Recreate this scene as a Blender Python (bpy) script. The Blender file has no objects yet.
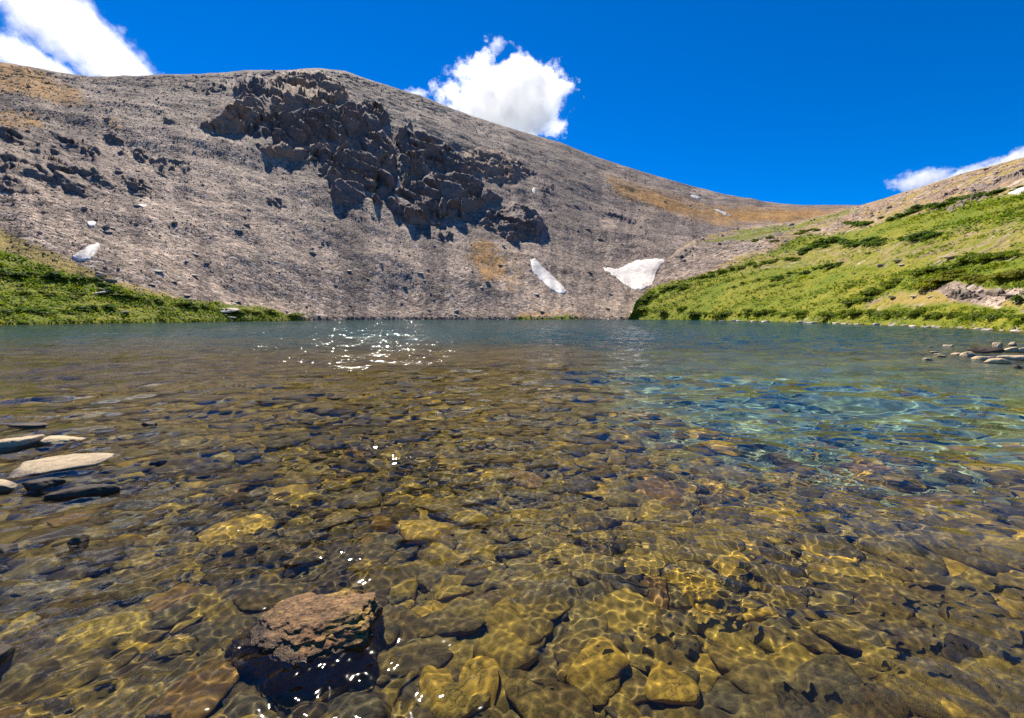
import bpy, bmesh, math, random
import numpy as np
from mathutils import Vector

SC = bpy.context.scene
COL = SC.collection
rng = np.random.default_rng(7)
random.seed(7)

# ------------------------------------------------------------------ camera model
F, CX, CY, HC = 430.0, 512.0, 359.0, 1.6
PITCH = math.atan(42.5 / F)
FW = np.array([0, math.cos(PITCH), -math.sin(PITCH)])
UP = np.array([0, math.sin(PITCH), math.cos(PITCH)])
CAM = np.array([0, 0, HC])


def ray(px, py):
    px = np.asarray(px, float); py = np.asarray(py, float)
    u = (px - CX) / F; v = (CY - py) / F
    d = FW + u[..., None] * np.array([1., 0, 0]) + v[..., None] * UP
    return d / np.linalg.norm(d, axis=-1, keepdims=True)


def to_px(P):
    R = P - CAM
    dep = R @ FW
    dep = np.where(dep > .01, dep, .01)
    return CX + F * R[..., 0] / dep, CY - F * (R @ UP) / dep, dep


def azel(px, py):
    d = ray(px, py)
    return np.arctan2(d[..., 0], d[..., 1]), d[..., 2] / np.hypot(d[..., 0], d[..., 1])


def on_water(px, py, z=0.0):
    d = ray(px, py)
    return CAM + d * ((z - HC) / d[..., 2])[..., None]


def refracted(px, py, depth):
    d = ray(np.float64(px), np.float64(py))
    p = CAM + d * (-HC / d[2])
    h = math.hypot(d[0], d[1])
    s = h / 1.33
    t = s / math.sqrt(1 - s * s) * depth
    return np.array([p[0] + d[0] / h * t, p[1] + d[1] / h * t, -depth])


# ------------------------------------------------------------------ noise
_p = rng.permutation(256); _p = np.concatenate([_p, _p, _p])
_g = rng.normal(size=(256, 3)); _g /= np.linalg.norm(_g, axis=1, keepdims=True)


def pnoise(P):
    P = np.asarray(P, float)
    I = np.floor(P).astype(int); f = P - I
    I &= 255
    w = f * f * f * (f * (f * 6 - 15) + 10)
    out = np.zeros(P.shape[:-1])
    for dx in (0, 1):
        wx = w[..., 0] if dx else 1 - w[..., 0]
        for dy in (0, 1):
            wy = w[..., 1] if dy else 1 - w[..., 1]
            for dz in (0, 1):
                wz = w[..., 2] if dz else 1 - w[..., 2]
                h = _p[_p[_p[(I[..., 0] + dx) & 255] + ((I[..., 1] + dy) & 255)] + ((I[..., 2] + dz) & 255)]
                g = _g[h]
                out += wx * wy * wz * (g[..., 0] * (f[..., 0] - dx) + g[..., 1] * (f[..., 1] - dy) + g[..., 2] * (f[..., 2] - dz))
    return out * 1.6


def fbm(P, oct=4, gain=.5, lac=2.03):
    P = np.asarray(P, float)
    a, s, o = 1., 0., 0.
    for i in range(oct):
        o = o + a * pnoise(P + 17.3 * i); s += a; a *= gain; P = P * lac
    return o / s


def ridged(P, oct=4, gain=.5, lac=2.1):
    P = np.asarray(P, float)
    a, s, o = 1., 0., 0.
    for i in range(oct):
        o = o + a * (1 - 2 * np.abs(pnoise(P + 31.7 * i))); s += a; a *= gain; P = P * lac
    return o / s


def facets(P, seed=3, jit=.9):
    """cell noise whose every cell is a tilted plane: broken rock. Returns height and distance to the cracks."""
    P = np.asarray(P, float)
    I = np.floor(P).astype(int)
    best = np.full(P.shape[:-1], 9.); val = np.zeros(P.shape[:-1]); second = best.copy()
    for dx in (-1, 0, 1):
        for dy in (-1, 0, 1):
            for dz in (-1, 0, 1):
                J = I + np.array([dx, dy, dz])
                K = J & 255
                h = _p[_p[_p[(K[..., 0] + seed) & 255] + K[..., 1]] + K[..., 2]]
                c = J + .5 + jit * .5 * _g[h]
                d = np.linalg.norm(P - c, axis=-1)
                m = d < best
                second = np.where(m, best, np.minimum(second, d))
                val = np.where(m, h / 255. - .5 + 1.3 * ((P - c) * _g[(h * 7 + 13) & 255]).sum(-1), val); best = np.where(m, d, best)
    return val, second - best


def sstep(a, b, x):
    t = np.clip((x - a) / (b - a), 0, 1)
    return t * t * (3 - 2 * t)


def inside(poly, x, y):
    poly = np.asarray(poly, float)
    r = np.zeros(np.shape(x), bool)
    n = len(poly)
    for i in range(n):
        x1, y1 = poly[i]; x2, y2 = poly[(i + 1) % n]
        c = ((y1 > y) != (y2 > y)) & (x < (x2 - x1) * (y - y1) / (y2 - y1 + 1e-12) + x1)
        r ^= c
    return r


def pdist(poly, x, y):
    """signed distance to polygon edge in pixels, positive inside"""
    poly = np.asarray(poly, float)
    d = np.full(np.shape(x), 1e9)
    n = len(poly)
    for i in range(n):
        a = poly[i]; b = poly[(i + 1) % n]; ab = b - a
        t = np.clip(((x - a[0]) * ab[0] + (y - a[1]) * ab[1]) / (ab @ ab + 1e-9), 0, 1)
        d = np.minimum(d, np.hypot(x - a[0] - t * ab[0], y - a[1] - t * ab[1]))
    return np.where(inside(poly, x, y), d, -d)


# ------------------------------------------------------------------ mesh helpers
def mesh(name, v, f, m, smooth=True, attr=None, parent=None):
    me = bpy.data.meshes.new(name)
    v = np.asarray(v, np.float32); f = np.asarray(f, np.int32)
    me.vertices.add(len(v)); me.vertices.foreach_set('co', v.ravel())
    n, k = f.shape
    me.loops.add(n * k); me.loops.foreach_set('vertex_index', f.ravel())
    me.polygons.add(n); me.polygons.foreach_set('loop_start', np.arange(0, n * k, k, dtype=np.int32))
    me.update(calc_edges=True)
    if smooth:
        me.polygons.foreach_set('use_smooth', np.ones(n, bool))
    if attr is not None:
        for an, av in attr.items():
            a = me.color_attributes.new(an, 'FLOAT_COLOR', 'POINT')
            av = np.concatenate([av, np.ones((len(av), 4 - av.shape[1]))], 1).astype(np.float32)
            a.data.foreach_set('color', av.ravel())
    if m is not None:
        for mm in (m if isinstance(m, list) else [m]):
            me.materials.append(mm)
    o = bpy.data.objects.new(name, me); COL.objects.link(o)
    if parent is not None:
        o.parent = parent
    return o


def grid(nu, nv):
    i = np.arange(nu * nv).reshape(nv, nu)
    return np.stack([i[:-1, :-1], i[:-1, 1:], i[1:, 1:], i[1:, :-1]], -1).reshape(-1, 4)


def tag(o, label=None, cat=None, group=None, kind=None):
    if label: o['label'] = label
    if cat: o['category'] = cat
    if group: o['group'] = group
    if kind: o['kind'] = kind
    return o


_ico = {}


def ico(sub):
    if sub not in _ico:
        bm = bmesh.new(); bmesh.ops.create_icosphere(bm, subdivisions=sub, radius=1)
        v = np.array([x.co[:] for x in bm.verts]); f = np.array([[q.index for q in p.verts] for p in bm.faces])
        bm.free(); _ico[sub] = (v / np.linalg.norm(v, axis=1, keepdims=True), f)
    return _ico[sub]


def rock(sub, seed, p=12, planes=13, rough=.03, rs=3., oct=4, cut=None):
    """rounded convex block with broken faces, about unit radius"""
    r = np.random.default_rng(seed)
    d, f = ico(sub)
    n = r.normal(size=(planes, 3)); n /= np.linalg.norm(n, axis=1, keepdims=True)
    n = np.concatenate([n, [[0, 0, 1], [0, 0, -1]]])
    h = r.uniform(.62, 1., planes + 2)
    if cut is not None:
        n = np.array(cut, float)[:, :3]; n /= np.linalg.norm(n, axis=1, keepdims=True); h = np.array(cut, float)[:, 3]
    c = np.clip(d @ n.T, 0, None) / h
    rad = (np.sum(c ** p, 1) + 1e-9) ** (-1 / p)
    rad = np.clip(rad, .3, 1.35)
    v = d * rad[:, None]
    if rough:
        v = v + d * (rough * fbm(v * rs + seed * 3.1, oct))[:, None]
    return v, f


def rotz(v, a):
    c, s = math.cos(a), math.sin(a)
    return np.stack([v[:, 0] * c - v[:, 1] * s, v[:, 0] * s + v[:, 1] * c, v[:, 2]], 1)


# ------------------------------------------------------------------ material helpers
class NT:
    def __init__(s, name):
        s.m = bpy.data.materials.new(name); s.m.use_nodes = True
        s.t = s.m.node_tree; s.t.nodes.clear()
        s.out = s.n('ShaderNodeOutputMaterial')

    def n(s, t, **k):
        x = s.t.nodes.new(t)
        for a, b in k.items(): setattr(x, a, b)
        return x

    def l(s, a, b): s.t.links.new(a, b)

    def sock(s, inp, v):
        if hasattr(v, 'default_value') or hasattr(v, 'links'): s.l(v, inp)
        else: inp.default_value = v

    def coord(s, kind='Object'):
        return s.n('ShaderNodeTexCoord').outputs[kind]

    def scale(s, v, sc):
        x = s.n('ShaderNodeMapping'); s.l(v, x.inputs[0]); x.inputs['Scale'].default_value = sc if hasattr(sc, '__len__') else (sc,) * 3
        return x.outputs[0]

    def noise(s, v, scale, det=4, rough=.55, dist=0):
        x = s.n('ShaderNodeTexNoise'); s.l(v, x.inputs['Vector']); x.inputs['Scale'].default_value = scale
        x.inputs['Detail'].default_value = det; x.inputs['Roughness'].default_value = rough; x.inputs['Distortion'].default_value = dist
        return x.outputs['Fac']

    def voro(s, v, scale, out='Color', feature='F1'):
        x = s.n('ShaderNodeTexVoronoi', feature=feature); s.l(v, x.inputs['Vector']); x.inputs['Scale'].default_value = scale
        return x.outputs[out]

    def ramp(s, v, stops, interp='LINEAR'):
        x = s.n('ShaderNodeValToRGB'); s.l(v, x.inputs[0]); r = x.color_ramp; r.interpolation = interp
        while len(r.elements) < len(stops): r.elements.new(.5)
        for e, (p, c) in zip(r.elements, stops):
            e.position = p; e.color = (c if hasattr(c, '__len__') else (c, c, c)) + ((1,) if hasattr(c, '__len__') and len(c) == 3 else (1,) if not hasattr(c, '__len__') else ())
        return x.outputs[0]

    def mix(s, fac, a, b, mode='MIX'):
        x = s.n('ShaderNodeMix', data_type='RGBA', blend_type=mode)
        s.sock(x.inputs[0], fac)
        for i, v in ((6, a), (7, b)):
            if hasattr(v, '__len__') and not hasattr(v, 'links'):
                x.inputs[i].default_value = tuple(v) + (1,) * (4 - len(v))
            else: s.sock(x.inputs[i], v)
        return x.outputs[2]

    def math(s, op, a, b=0., c=None):
        x = s.n('ShaderNodeMath', operation=op)
        s.sock(x.inputs[0], a); s.sock(x.inputs[1], b)
        if c is not None: s.sock(x.inputs[2], c)
        return x.outputs[0]

    def attr(s, name):
        x = s.n('ShaderNodeAttribute'); x.attribute_name = name
        sp = s.n('ShaderNodeSeparateColor'); s.l(x.outputs['Color'], sp.inputs[0])
        return sp.outputs

    def bump(s, h, strength, dist, nrm=None):
        x = s.n('ShaderNodeBump'); s.l(h, x.inputs['Height']); x.inputs['Strength'].default_value = strength; x.inputs['Distance'].default_value = dist
        if nrm is not None: s.l(nrm, x.inputs['Normal'])
        return x.outputs[0]

    def bsdf(s, col, rough=.9, nrm=None, spec=.3):
        b = s.n('ShaderNodeBsdfPrincipled')
        if hasattr(col, '__len__') and not hasattr(col, 'links'): b.inputs['Base Color'].default_value = tuple(col) + (1,) * (4 - len(col))
        else: s.l(col, b.inputs['Base Color'])
        s.sock(b.inputs['Roughness'], rough); b.inputs['Specular IOR Level'].default_value = spec
        if nrm is not None: s.l(nrm, b.inputs['Normal'])
        s.l(b.outputs[0], s.out.inputs[0])
        return b


# ------------------------------------------------------------------ light, sky, camera, settings
EL, AZ = math.radians(50), math.radians(-23)
W = bpy.data.worlds.new("World"); SC.world = W; W.use_nodes = True
nt = W.node_tree
sky = nt.nodes.new('ShaderNodeTexSky'); sky.sky_type = 'NISHITA'; sky.sun_disc = False
sky.sun_elevation = EL; sky.sun_rotation = AZ; sky.altitude = 3600; sky.air_density = 1.0; sky.dust_density = 0.0; sky.ozone_density = 6.0
hs = nt.nodes.new('ShaderNodeHueSaturation'); hs.inputs['Saturation'].default_value = 1.45; hs.inputs['Hue'].default_value = .507
nt.links.new(sky.outputs[0], hs.inputs['Color'])
bg = nt.nodes['Background']; nt.links.new(hs.outputs[0], bg.inputs[0]); bg.inputs[1].default_value = .096

sl = bpy.data.lights.new('sun', 'SUN'); sl.energy = 5.0; sl.angle = math.radians(.53); sl.color = (1., .92, .79)
so = bpy.data.objects.new('sun', sl); COL.objects.link(so)
SUN = Vector((math.sin(AZ) * math.cos(EL), math.cos(AZ) * math.cos(EL), math.sin(EL)))
so.rotation_mode = 'QUATERNION'; so.rotation_quaternion = SUN.to_track_quat('Z', 'Y')
sl.cycles.is_caustics_light = True

cd = bpy.data.cameras.new('camera'); cam = bpy.data.objects.new('camera', cd); COL.objects.link(cam); SC.camera = cam
cam.location = (0, 0, HC); cam.rotation_euler = (math.pi / 2 - PITCH, 0, 0)
cd.sensor_width = 36; cd.lens = 36 * F / 1024; cd.clip_end = 20000; cd.clip_start = .05
vs = SC.view_settings
vs.view_transform = 'Standard'; vs.look = 'None'; vs.exposure = .8; vs.gamma = 1; vs.use_curve_mapping = False
cy = SC.cycles
cy.use_denoising = True; cy.denoiser = 'OPENIMAGEDENOISE'; cy.denoising_prefilter = 'NONE'
cy.sample_clamp_indirect = 12; cy.caustics_refractive = True; cy.caustics_reflective = True; cy.blur_glossy = 0.1
SC.render.filter_size = 1.2; cy.max_bounces = 18; cy.volume_bounces = 16; cy.diffuse_bounces = 3; cy.glossy_bounces = 4; cy.transmission_bounces = 6

# ------------------------------------------------------------------ terrain outline (photo curves -> azimuth / elevation)
skyl = np.array([(0, 62), (30, 66), (60, 72), (100, 75), (160, 74), (200, 73), (250, 70), (320, 67.5), (345, 71), (385, 84), (420, 95), (470, 115), (520, 131), (560, 142), (600, 158), (640, 171), (690, 185), (740, 198), (780, 203.5), (815, 205), (850, 205), (1024, 205)], float)
shore = np.array([(0, 325), (100, 323.5), (200, 322), (305, 320.6), (400, 319.8), (512, 319.5), (630, 319.5), (700, 320.2), (800, 322.3), (900, 325.6), (960, 328), (1024, 332)], float)
hilltop = np.array([(628, 318.4), (632, 312), (636, 301), (651, 288), (664, 262), (680, 248), (696, 238), (741, 228), (764, 225), (796, 221), (814, 217), (850, 208), (868, 203), (886, 198), (904, 192), (936, 182), (968, 172), (1024, 157)], float)

sa, se = azel(skyl[:, 0], skyl[:, 1])
sp = on_water(shore[:, 0], shore[:, 1]); ra, rv = np.arctan2(sp[:, 0], sp[:, 1]), np.hypot(sp[:, 0], sp[:, 1])
ra = np.concatenate([[math.radians(-66)], ra, [math.radians(66)]]); rv = np.concatenate([[70.], rv, [32.]])
ha, he = azel(hilltop[:, 0], hilltop[:, 1])


def shore_r(az): return 1 / np.interp(az, ra, 1 / rv)


# ------------------------------------------------------------------ materials: rock, scree, snow, plants
def mountain_mat(name):
    n = NT(name); c = n.coord(); z = n.attr('zone'); g, o, k = z[0], z[1], z[2]
    big = n.noise(c, .012, 5); mid = n.noise(c, .09, 5)
    cell = n.voro(c, .62); cs = n.n('ShaderNodeSeparateColor'); n.l(cell, cs.inputs[0])
    cell2 = n.voro(c, 1.5); cs2 = n.n('ShaderNodeSeparateColor'); n.l(cell2, cs2.inputs[0])
    base = n.mix(n.ramp(big, [(.38, 0.), (.62, 1.)]), (.28, .215, .165), (.205, .165, .136))
    base = n.mix(n.ramp(mid, [(.4, 0.), (.65, .55)]), base, (.185, .135, .11))
    fa = n.attr('fan')
    base = n.mix(n.ramp(fa[0], [(.3, 0.), (.75, .8)]), base, (.38, .29, .222))
    base = n.mix(n.ramp(fa[1], [(.5, 0.), (.85, .65)]), base, (.155, .118, .103))
    spk = n.ramp(cs.outputs[0], [(0, .4), (.25, .8), (.7, 1.05), (1, 1.6)])
    spk2 = n.ramp(cs2.outputs[0], [(0, .45), (1, 1.5)])
    base = n.mix(1., base, spk, 'MULTIPLY'); base = n.mix(.8, base, spk2, 'MULTIPLY')
    pale = n.ramp(cs.outputs[1], [(.93, 0.), (.96, 1.)], 'CONSTANT')
    base = n.mix(n.math('MULTIPLY', pale, .5), base, (.5, .45, .4))
    soil = n.mix(n.noise(c, .35, 6), (.40, .185, .045), (.46, .26, .06))
    soil = n.mix(.6, soil, spk, 'MULTIPLY')
    nn = n.noise(c, .25, 6, .65)
    def brk(v, w=.35): return n.ramp(n.math('ADD', n.math('MULTIPLY', n.math('SUBTRACT', nn, .5), 1.6), v), [(.5 - w / 2, 0.), (.5 + w / 2, 1.)])
    col = n.mix(n.math('MULTIPLY', brk(o), .85), base, soil)
    gr = n.mix(n.ramp(n.noise(c, .06, 5), [(.35, 0.), (.65, 1.)]), (.14, .175, .011), (.27, .235, .026))
    gr = n.mix(n.ramp(n.noise(c, .7, 5), [(.4, 0.), (.65, .8)]), gr, (.08, .125, .011))
    straw = n.mix(n.noise(c, .5, 5), (.36, .25, .075), (.25, .20, .055))
    col = n.mix(brk(k), col, straw)
    col = n.mix(brk(g), col, gr)
    h = n.math('ADD', n.math('MULTIPLY', n.voro(c, .62, 'Distance'), -1.), n.math('MULTIPLY', n.noise(c, 1.2, 6, .65), 1.2))
    n.bsdf(col, .95, n.bump(h, .55, .5), .15)
    return n.m


def crag_mat(name, a, b, lichen):
    n = NT(name); c = n.coord()
    m1 = n.noise(c, .06, 6, .6); m2 = n.noise(c, .5, 6, .65)
    col = n.mix(n.ramp(m1, [(.35, 0.), (.65, 1.)]), a, b)
    col = n.mix(n.ramp(m2, [(.45, 0.), (.7, .7)]), col, lichen)
    st = n.noise(n.scale(c, (.15, .15, 1.2)), 1., 5, .6)
    col = n.mix(.7, col, n.ramp(st, [(.3, .55), (.7, 1.35)]), 'MULTIPLY')
    h = n.math('ADD', n.noise(c, .45, 8, .65), n.math('MULTIPLY', n.voro(c, .3, 'Distance'), .5))
    n.bsdf(col, .9, n.bump(h, .9, 1.2), .2)
    return n.m


def leaf_mat(name, a, b, c3):
    n = NT(name); c = n.coord('Object'); oi = n.n('ShaderNodeObjectInfo')
    at = n.attr('tint')
    col = n.mix(at[0], a, b)
    col = n.mix(n.math('MULTIPLY', oi.outputs['Random'], .5), col, c3)
    d = n.n('ShaderNodeBsdfPrincipled'); n.l(col, d.inputs['Base Color']); d.inputs['Roughness'].default_value = .6; d.inputs['Specular IOR Level'].default_value = .2
    t = n.n('ShaderNodeBsdfTranslucent'); n.l(n.mix(1., col, (1.2, 1.3, .55), 'MULTIPLY'), t.inputs[0])
    mx = n.n('ShaderNodeMixShader'); mx.inputs[0].default_value = .52; n.l(d.outputs[0], mx.inputs[1]); n.l(t.outputs[0], mx.inputs[2])
    n.l(mx.outputs[0], n.out.inputs[0])
    return n.m


M_mtn = mountain_mat('scree_slope')
M_crag = crag_mat('dark_crag', (.15, .112, .098), (.24, .18, .15), (.33, .255, .205))
M_crag_b = crag_mat('brown_crag', (.36, .24, .165), (.25, .17, .13), (.42, .30, .21))
M_ledge = crag_mat('pale_ledge', (.27, .20, .155), (.18, .145, .125), (.36, .29, .23))
n = NT('snow'); c = n.coord()
n.bsdf(n.mix(n.ramp(n.noise(c, .25, 8, .7), [(.4, 0.), (.68, 1.)]), (.72, .69, .65), (.46, .39, .33)), .7, n.bump(n.noise(c, .8, 5), .25, .3), .3); M_snow = n.m
n = NT('scree_stone'); at = n.attr('tint')
col = n.mix(at[0], (.15, .115, .10), (.52, .41, .33)); n.bsdf(n.mix(.6, col, n.ramp(n.noise(n.coord(), 1.2, 5), [(.3, .7), (.7, 1.3)]), 'MULTIPLY'), .95, None, .15); M_scree = n.m
n = NT('pale_boulder'); c = n.coord(); oi = n.n('ShaderNodeObjectInfo')
col = n.mix(oi.outputs['Random'], (.50, .43, .36), (.68, .60, .51)); col = n.mix(n.ramp(n.noise(c, 2.5, 6, .65), [(.4, 0.), (.65, .7)]), col, (.17, .14, .12))
n.bsdf(col, .9, n.bump(n.noise(c, 3, 6, .65), .6, .12), .2); M_boulder = n.m
M_leaf = leaf_mat('willow_leaves', (.05, .105, .010), (.24, .25, .018), (.14, .19, .014))
M_leafd = leaf_mat('dark_willow_leaves', (.045, .095, .012), (.13, .19, .018), (.09, .15, .018))
M_leafy = leaf_mat('meadow_leaves', (.12, .15, .014), (.26, .235, .024), (.18, .18, .018))

# ------------------------------------------------------------------ mountain
NA, NR_, NB = 1500, 470, 60
az = np.radians(np.linspace(-64, 64, NA))
eR = np.interp(az, sa, se)
eR = np.where(az < sa[0], eR - (sa[0] - az) * .35, eR)
r0 = shore_r(az)
ax_r = np.interp(az, [sa[0], 0, azel(640., 171.)[0], azel(800., 205.)[0], 1.1], [560, 800, 1000, 1250, 1300])
hl = sstep(azel(612., 300.)[0], azel(700., 300.)[0], az)
r0m = r0 * (1 - hl) + np.maximum(r0, 250) * hl
tt = np.concatenate([np.linspace(0, 1, NR_) ** 1.0, 1 + np.linspace(0, 1, NB + 1)[1:]])
T, A = np.meshgrid(tt, az, indexing='ij')
R = r0m[None] + (ax_r - r0m)[None] * np.minimum(T, 1) + np.clip(T - 1, 0, None) * 500
zr = ax_r * eR + HC
tc = np.minimum(T, 1)
zf = tc + .035 * np.sin(2 * math.pi * tc) * -.6
Z = zr[None] * zf - np.clip(T - 1, 0, None) ** 1.3 * 330 - .15
Z = np.where(T < .004, Z - .6, Z)
X = R * np.sin(A); Y = R * np.cos(A)
P = np.stack([X, Y, Z], -1)
slope = np.arctan2(zr[None] - 0, (ax_r - r0m)[None]) * np.ones_like(R)
Nn = np.stack([-np.sin(slope) * np.sin(A), -np.sin(slope) * np.cos(A), np.cos(slope)], -1)
env = sstep(0, .05, T) * (1 - .75 * sstep(.92, 1.0, T))
disp = 9 * fbm(P / 150., 3) + 3.0 * fbm(P / 34., 3)
gul = np.stack([A * 42 + .4 * fbm(P / 60., 2), T * 2.6, 0 * A], -1)
disp += .9 * fbm(gul, 2, .4)
disp += .32 * fbm(P / 7.5, 3) + .2 * ridged(P / 2.8, 2)
upper = sstep(.55, .95, T) * sstep(math.radians(6), math.radians(-10), A)
disp += upper * (3.2 * ridged(P / 22., 4) - 1.5)
P = P + Nn * (disp * env)[..., None]
# zones, addressed where the eye sees them, borders broken up by noise
px, py, _ = to_px(P)
jx = px + 9 * fbm(P / 45., 4); jy = py + 7 * fbm(P / 45. + 50, 4)
zone = np.zeros(P.shape)
apron = [(-200, 225), (0, 250), (40, 264), (90, 279), (140, 292), (190, 300), (250, 304), (306, 319), (306, 330), (-200, 340)]
zone[..., 0] = sstep(-4, 5, pdist(apron, jx, jy))
straw_l = [(-200, 190), (0, 226), (30, 242), (75, 262), (130, 285), (200, 301), (0, 290), (-200, 300)]
zone[..., 2] = .75 * sstep(-6, 6, pdist(straw_l, jx, jy))
for poly, wgt in (([(-300, 0), (0, 55), (30, 64), (80, 88), (92, 106), (60, 108), (20, 96), (-300, 110)], .62),
                  ([(-30, 108), (40, 112), (52, 122), (30, 130), (-30, 125)], .55),
                  ([(104, 118), (120, 116), (128, 132), (110, 136)], .5),
                  ([(466, 240), (490, 236), (506, 254), (508, 278), (486, 284), (466, 262)], .62),
                  ([(600, 172), (650, 186), (700, 204), (745, 206), (850, 208), (850, 222), (720, 226), (660, 212), (610, 192)], .68),
                  ([(505, 245), (530, 250), (530, 290), (500, 300)], .38),
                  ([(515, 308), (575, 308), (590, 322), (505, 322)], .5)):
    zone[..., 1] = np.maximum(zone[..., 1], wgt * sstep(-9, 9, pdist(poly, jx, jy)))
zone[..., 0] = np.maximum(zone[..., 0], .9 * sstep(-2, 3, pdist([(515, 315), (570, 314), (585, 322), (510, 322)], jx, jy)))
wrp = fbm(P / 55., 4)
fan = fbm(np.stack([A * 20 + .6 * wrp, T * 1.8, 0 * A + 7], -1), 3, .5) + .45 * fbm(P / 40., 4)
fan2 = fbm(np.stack([A * 34 + 1.2 * wrp, T * 3.5, 0 * A + 3], -1), 3, .5) + .4 * fbm(P / 18., 4)
for poly in ([(196, 132), (262, 152), (322, 200), (338, 322), (250, 322), (170, 290), (150, 220)], [(368, 212), (398, 206), (440, 240), (486, 250), (480, 322), (372, 322)], [(500, 245), (540, 242), (560, 322), (500, 322)]):
    fan = fan + .38 * sstep(-10, 14, pdist(poly, jx, jy))
for poly in ([(338, 203), (364, 206), (372, 250), (366, 322), (350, 322), (343, 260)], [(424, 238), (448, 244), (452, 292), (428, 300)], [(395, 208), (404, 214), (402, 260), (392, 262)]):
    fan2 = fan2 + .5 * sstep(-6, 6, pdist(poly, jx, jy)); fan = fan - .3 * sstep(-6, 6, pdist(poly, jx, jy))
fanz = np.stack([np.clip(.4 + 1.6 * fan, 0, 1), np.clip(.48 + 1.4 * fan2, 0, 1), 0 * A], -1)
mtn = mesh('mountain_slope', P.reshape(-1, 3), grid(NA, NR_ + NB), M_mtn, True, {'zone': zone.reshape(-1, 3), 'fan': fanz.reshape(-1, 3)})
tag(mtn, 'broad grey scree mountainside rising from the far shore of the lake', kind='structure')

# ------------------------------------------------------------------ right hillside
NA2, NR2, NB2 = 900, 330, 40
a0 = ha[0]
az2 = np.concatenate([np.linspace(a0, azel(700., 240.)[0], 260)[:-1], np.linspace(azel(700., 240.)[0], math.radians(66), NA2 - 259)])
e2 = np.interp(az2, ha, he); e2 = np.where(az2 > ha[-1], he[-1] + (az2 - ha[-1]) * .1, e2)
r02 = shore_r(az2)
rr2 = np.interp(az2, [ha[0], ha[4], ha[7], ha[11], ha[-1], 1.15], [228, 300, 390, 430, 290, 240])
tt2 = np.concatenate([np.linspace(0, 1, NR2), 1 + np.linspace(0, 1, NB2 + 1)[1:]])
T2, A2 = np.meshgrid(tt2, az2, indexing='ij')
t1 = np.minimum(T2, 1); back = np.clip(T2 - 1, 0, None)
R2 = r02[None] + (rr2 - r02)[None] * t1 + back * 140
z2 = rr2 * e2 + HC
Z2 = z2[None] * (t1 ** .96) - back ** 1.25 * (z2[None] * .6 + 20) - .12
Z2 = np.where(T2 < .004, Z2 - .5, Z2)
P2 = np.stack([R2 * np.sin(A2), R2 * np.cos(A2), Z2], -1)
env2 = sstep(0, .06, T2) * (1 - .8 * sstep(.9, 1., T2)) * sstep(0, .02, A2 - a0)
d2 = 2.6 * fbm(P2 / 38., 4) + .9 * fbm(P2 / 9., 3) + .28 * ridged(P2 / 2.2, 3)
P2[..., 2] += d2 * env2
px2, py2, _ = to_px(P2)
j2x = px2 + 10 * fbm(P2 / 24., 4); j2y = py2 + 5 * fbm(P2 / 24. + 50, 4)
zn = np.zeros(P2.shape)
zn[..., 1] = .36; zn[..., 2] = np.clip(.35 + .9 * fbm(P2 / 14. + 9, 4), 0, .8)                       # stony brown soil by default
green = [(615, 330), (630, 296), (662, 284), (705, 275), (735, 262), (770, 250), (800, 236), (850, 231), (905, 216), (960, 203), (1024, 190), (1300, 150), (1300, 345), (1024, 335)]
strawp = [[(690, 262), (760, 250), (850, 240), (1024, 215), (1200, 190), (1200, 285), (1024, 262), (900, 270), (860, 268), (800, 268), (745, 275)],
          [(850, 312), (870, 300), (900, 290), (960, 285), (1000, 290), (1100, 280), (1100, 330), (1024, 312), (960, 306), (900, 308)],
          [(700, 322), (800, 318), (900, 320), (1024, 325), (1024, 335), (900, 328), (800, 324)]]
zn[..., 0] = sstep(-5, 6, pdist(green, j2x, j2y))
for poly, wgt in zip(strawp, (.6, .85, .6)):
    s_ = wgt * sstep(-6, 8, pdist(poly, j2x, j2y))
    zn[..., 2] = np.maximum(zn[..., 2], s_)
    zn[..., 0] *= 1 - .8 * s_
rockp = [[(664, 264), (700, 243), (760, 230), (790, 226), (770, 243), (735, 258), (700, 272), (664, 284), (648, 290)],
         [(940, 288), (962, 282), (985, 290), (1010, 295), (1000, 306), (975, 303), (950, 300)],
         [(1000, 290), (1020, 288), (1040, 300), (1018, 304)]]
for poly in rockp:
    s_ = sstep(-4, 4, pdist(poly, j2x, j2y)); zn[..., 0] *= 1 - s_; zn[..., 2] *= 1 - s_; zn[..., 1] *= 1 - .5 * s_
zn[..., 0] = np.maximum(zn[..., 0], .62 * sstep(-3, 3, pdist([(690, 244), (745, 229), (800, 222), (850, 209), (870, 206), (850, 216), (790, 232), (745, 240)], j2x, j2y)))
fz = np.clip(.5 + 1.4 * np.stack([fbm(P2 / 20. + 3, 4), fbm(P2 / 6., 3), 0 * A2], -1), 0, 1)
hill = mesh('hillside', P2.reshape(-1, 3), grid(len(az2), NR2 + NB2), M_mtn, True, {'zone': zn.reshape(-1, 3), 'fan': fz.reshape(-1, 3)})
tag(hill, 'green and straw coloured hillside sloping up from the right shore', kind='structure')

bpy.context.view_layer.update()


def hit(o, px, py):
    """first point of a terrain sheet along the sight line of a photo position"""
    d = ray(np.float64(px), np.float64(py))
    ok, loc, nrm, _ = o.ray_cast(Vector(CAM), Vector(d))
    return (np.array(loc), np.array(nrm)) if ok else (None, None)


def hit_any(px, py):
    a = hit(hill, px, py)
    return a if a[0] is not None else hit(mtn, px, py)


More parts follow.
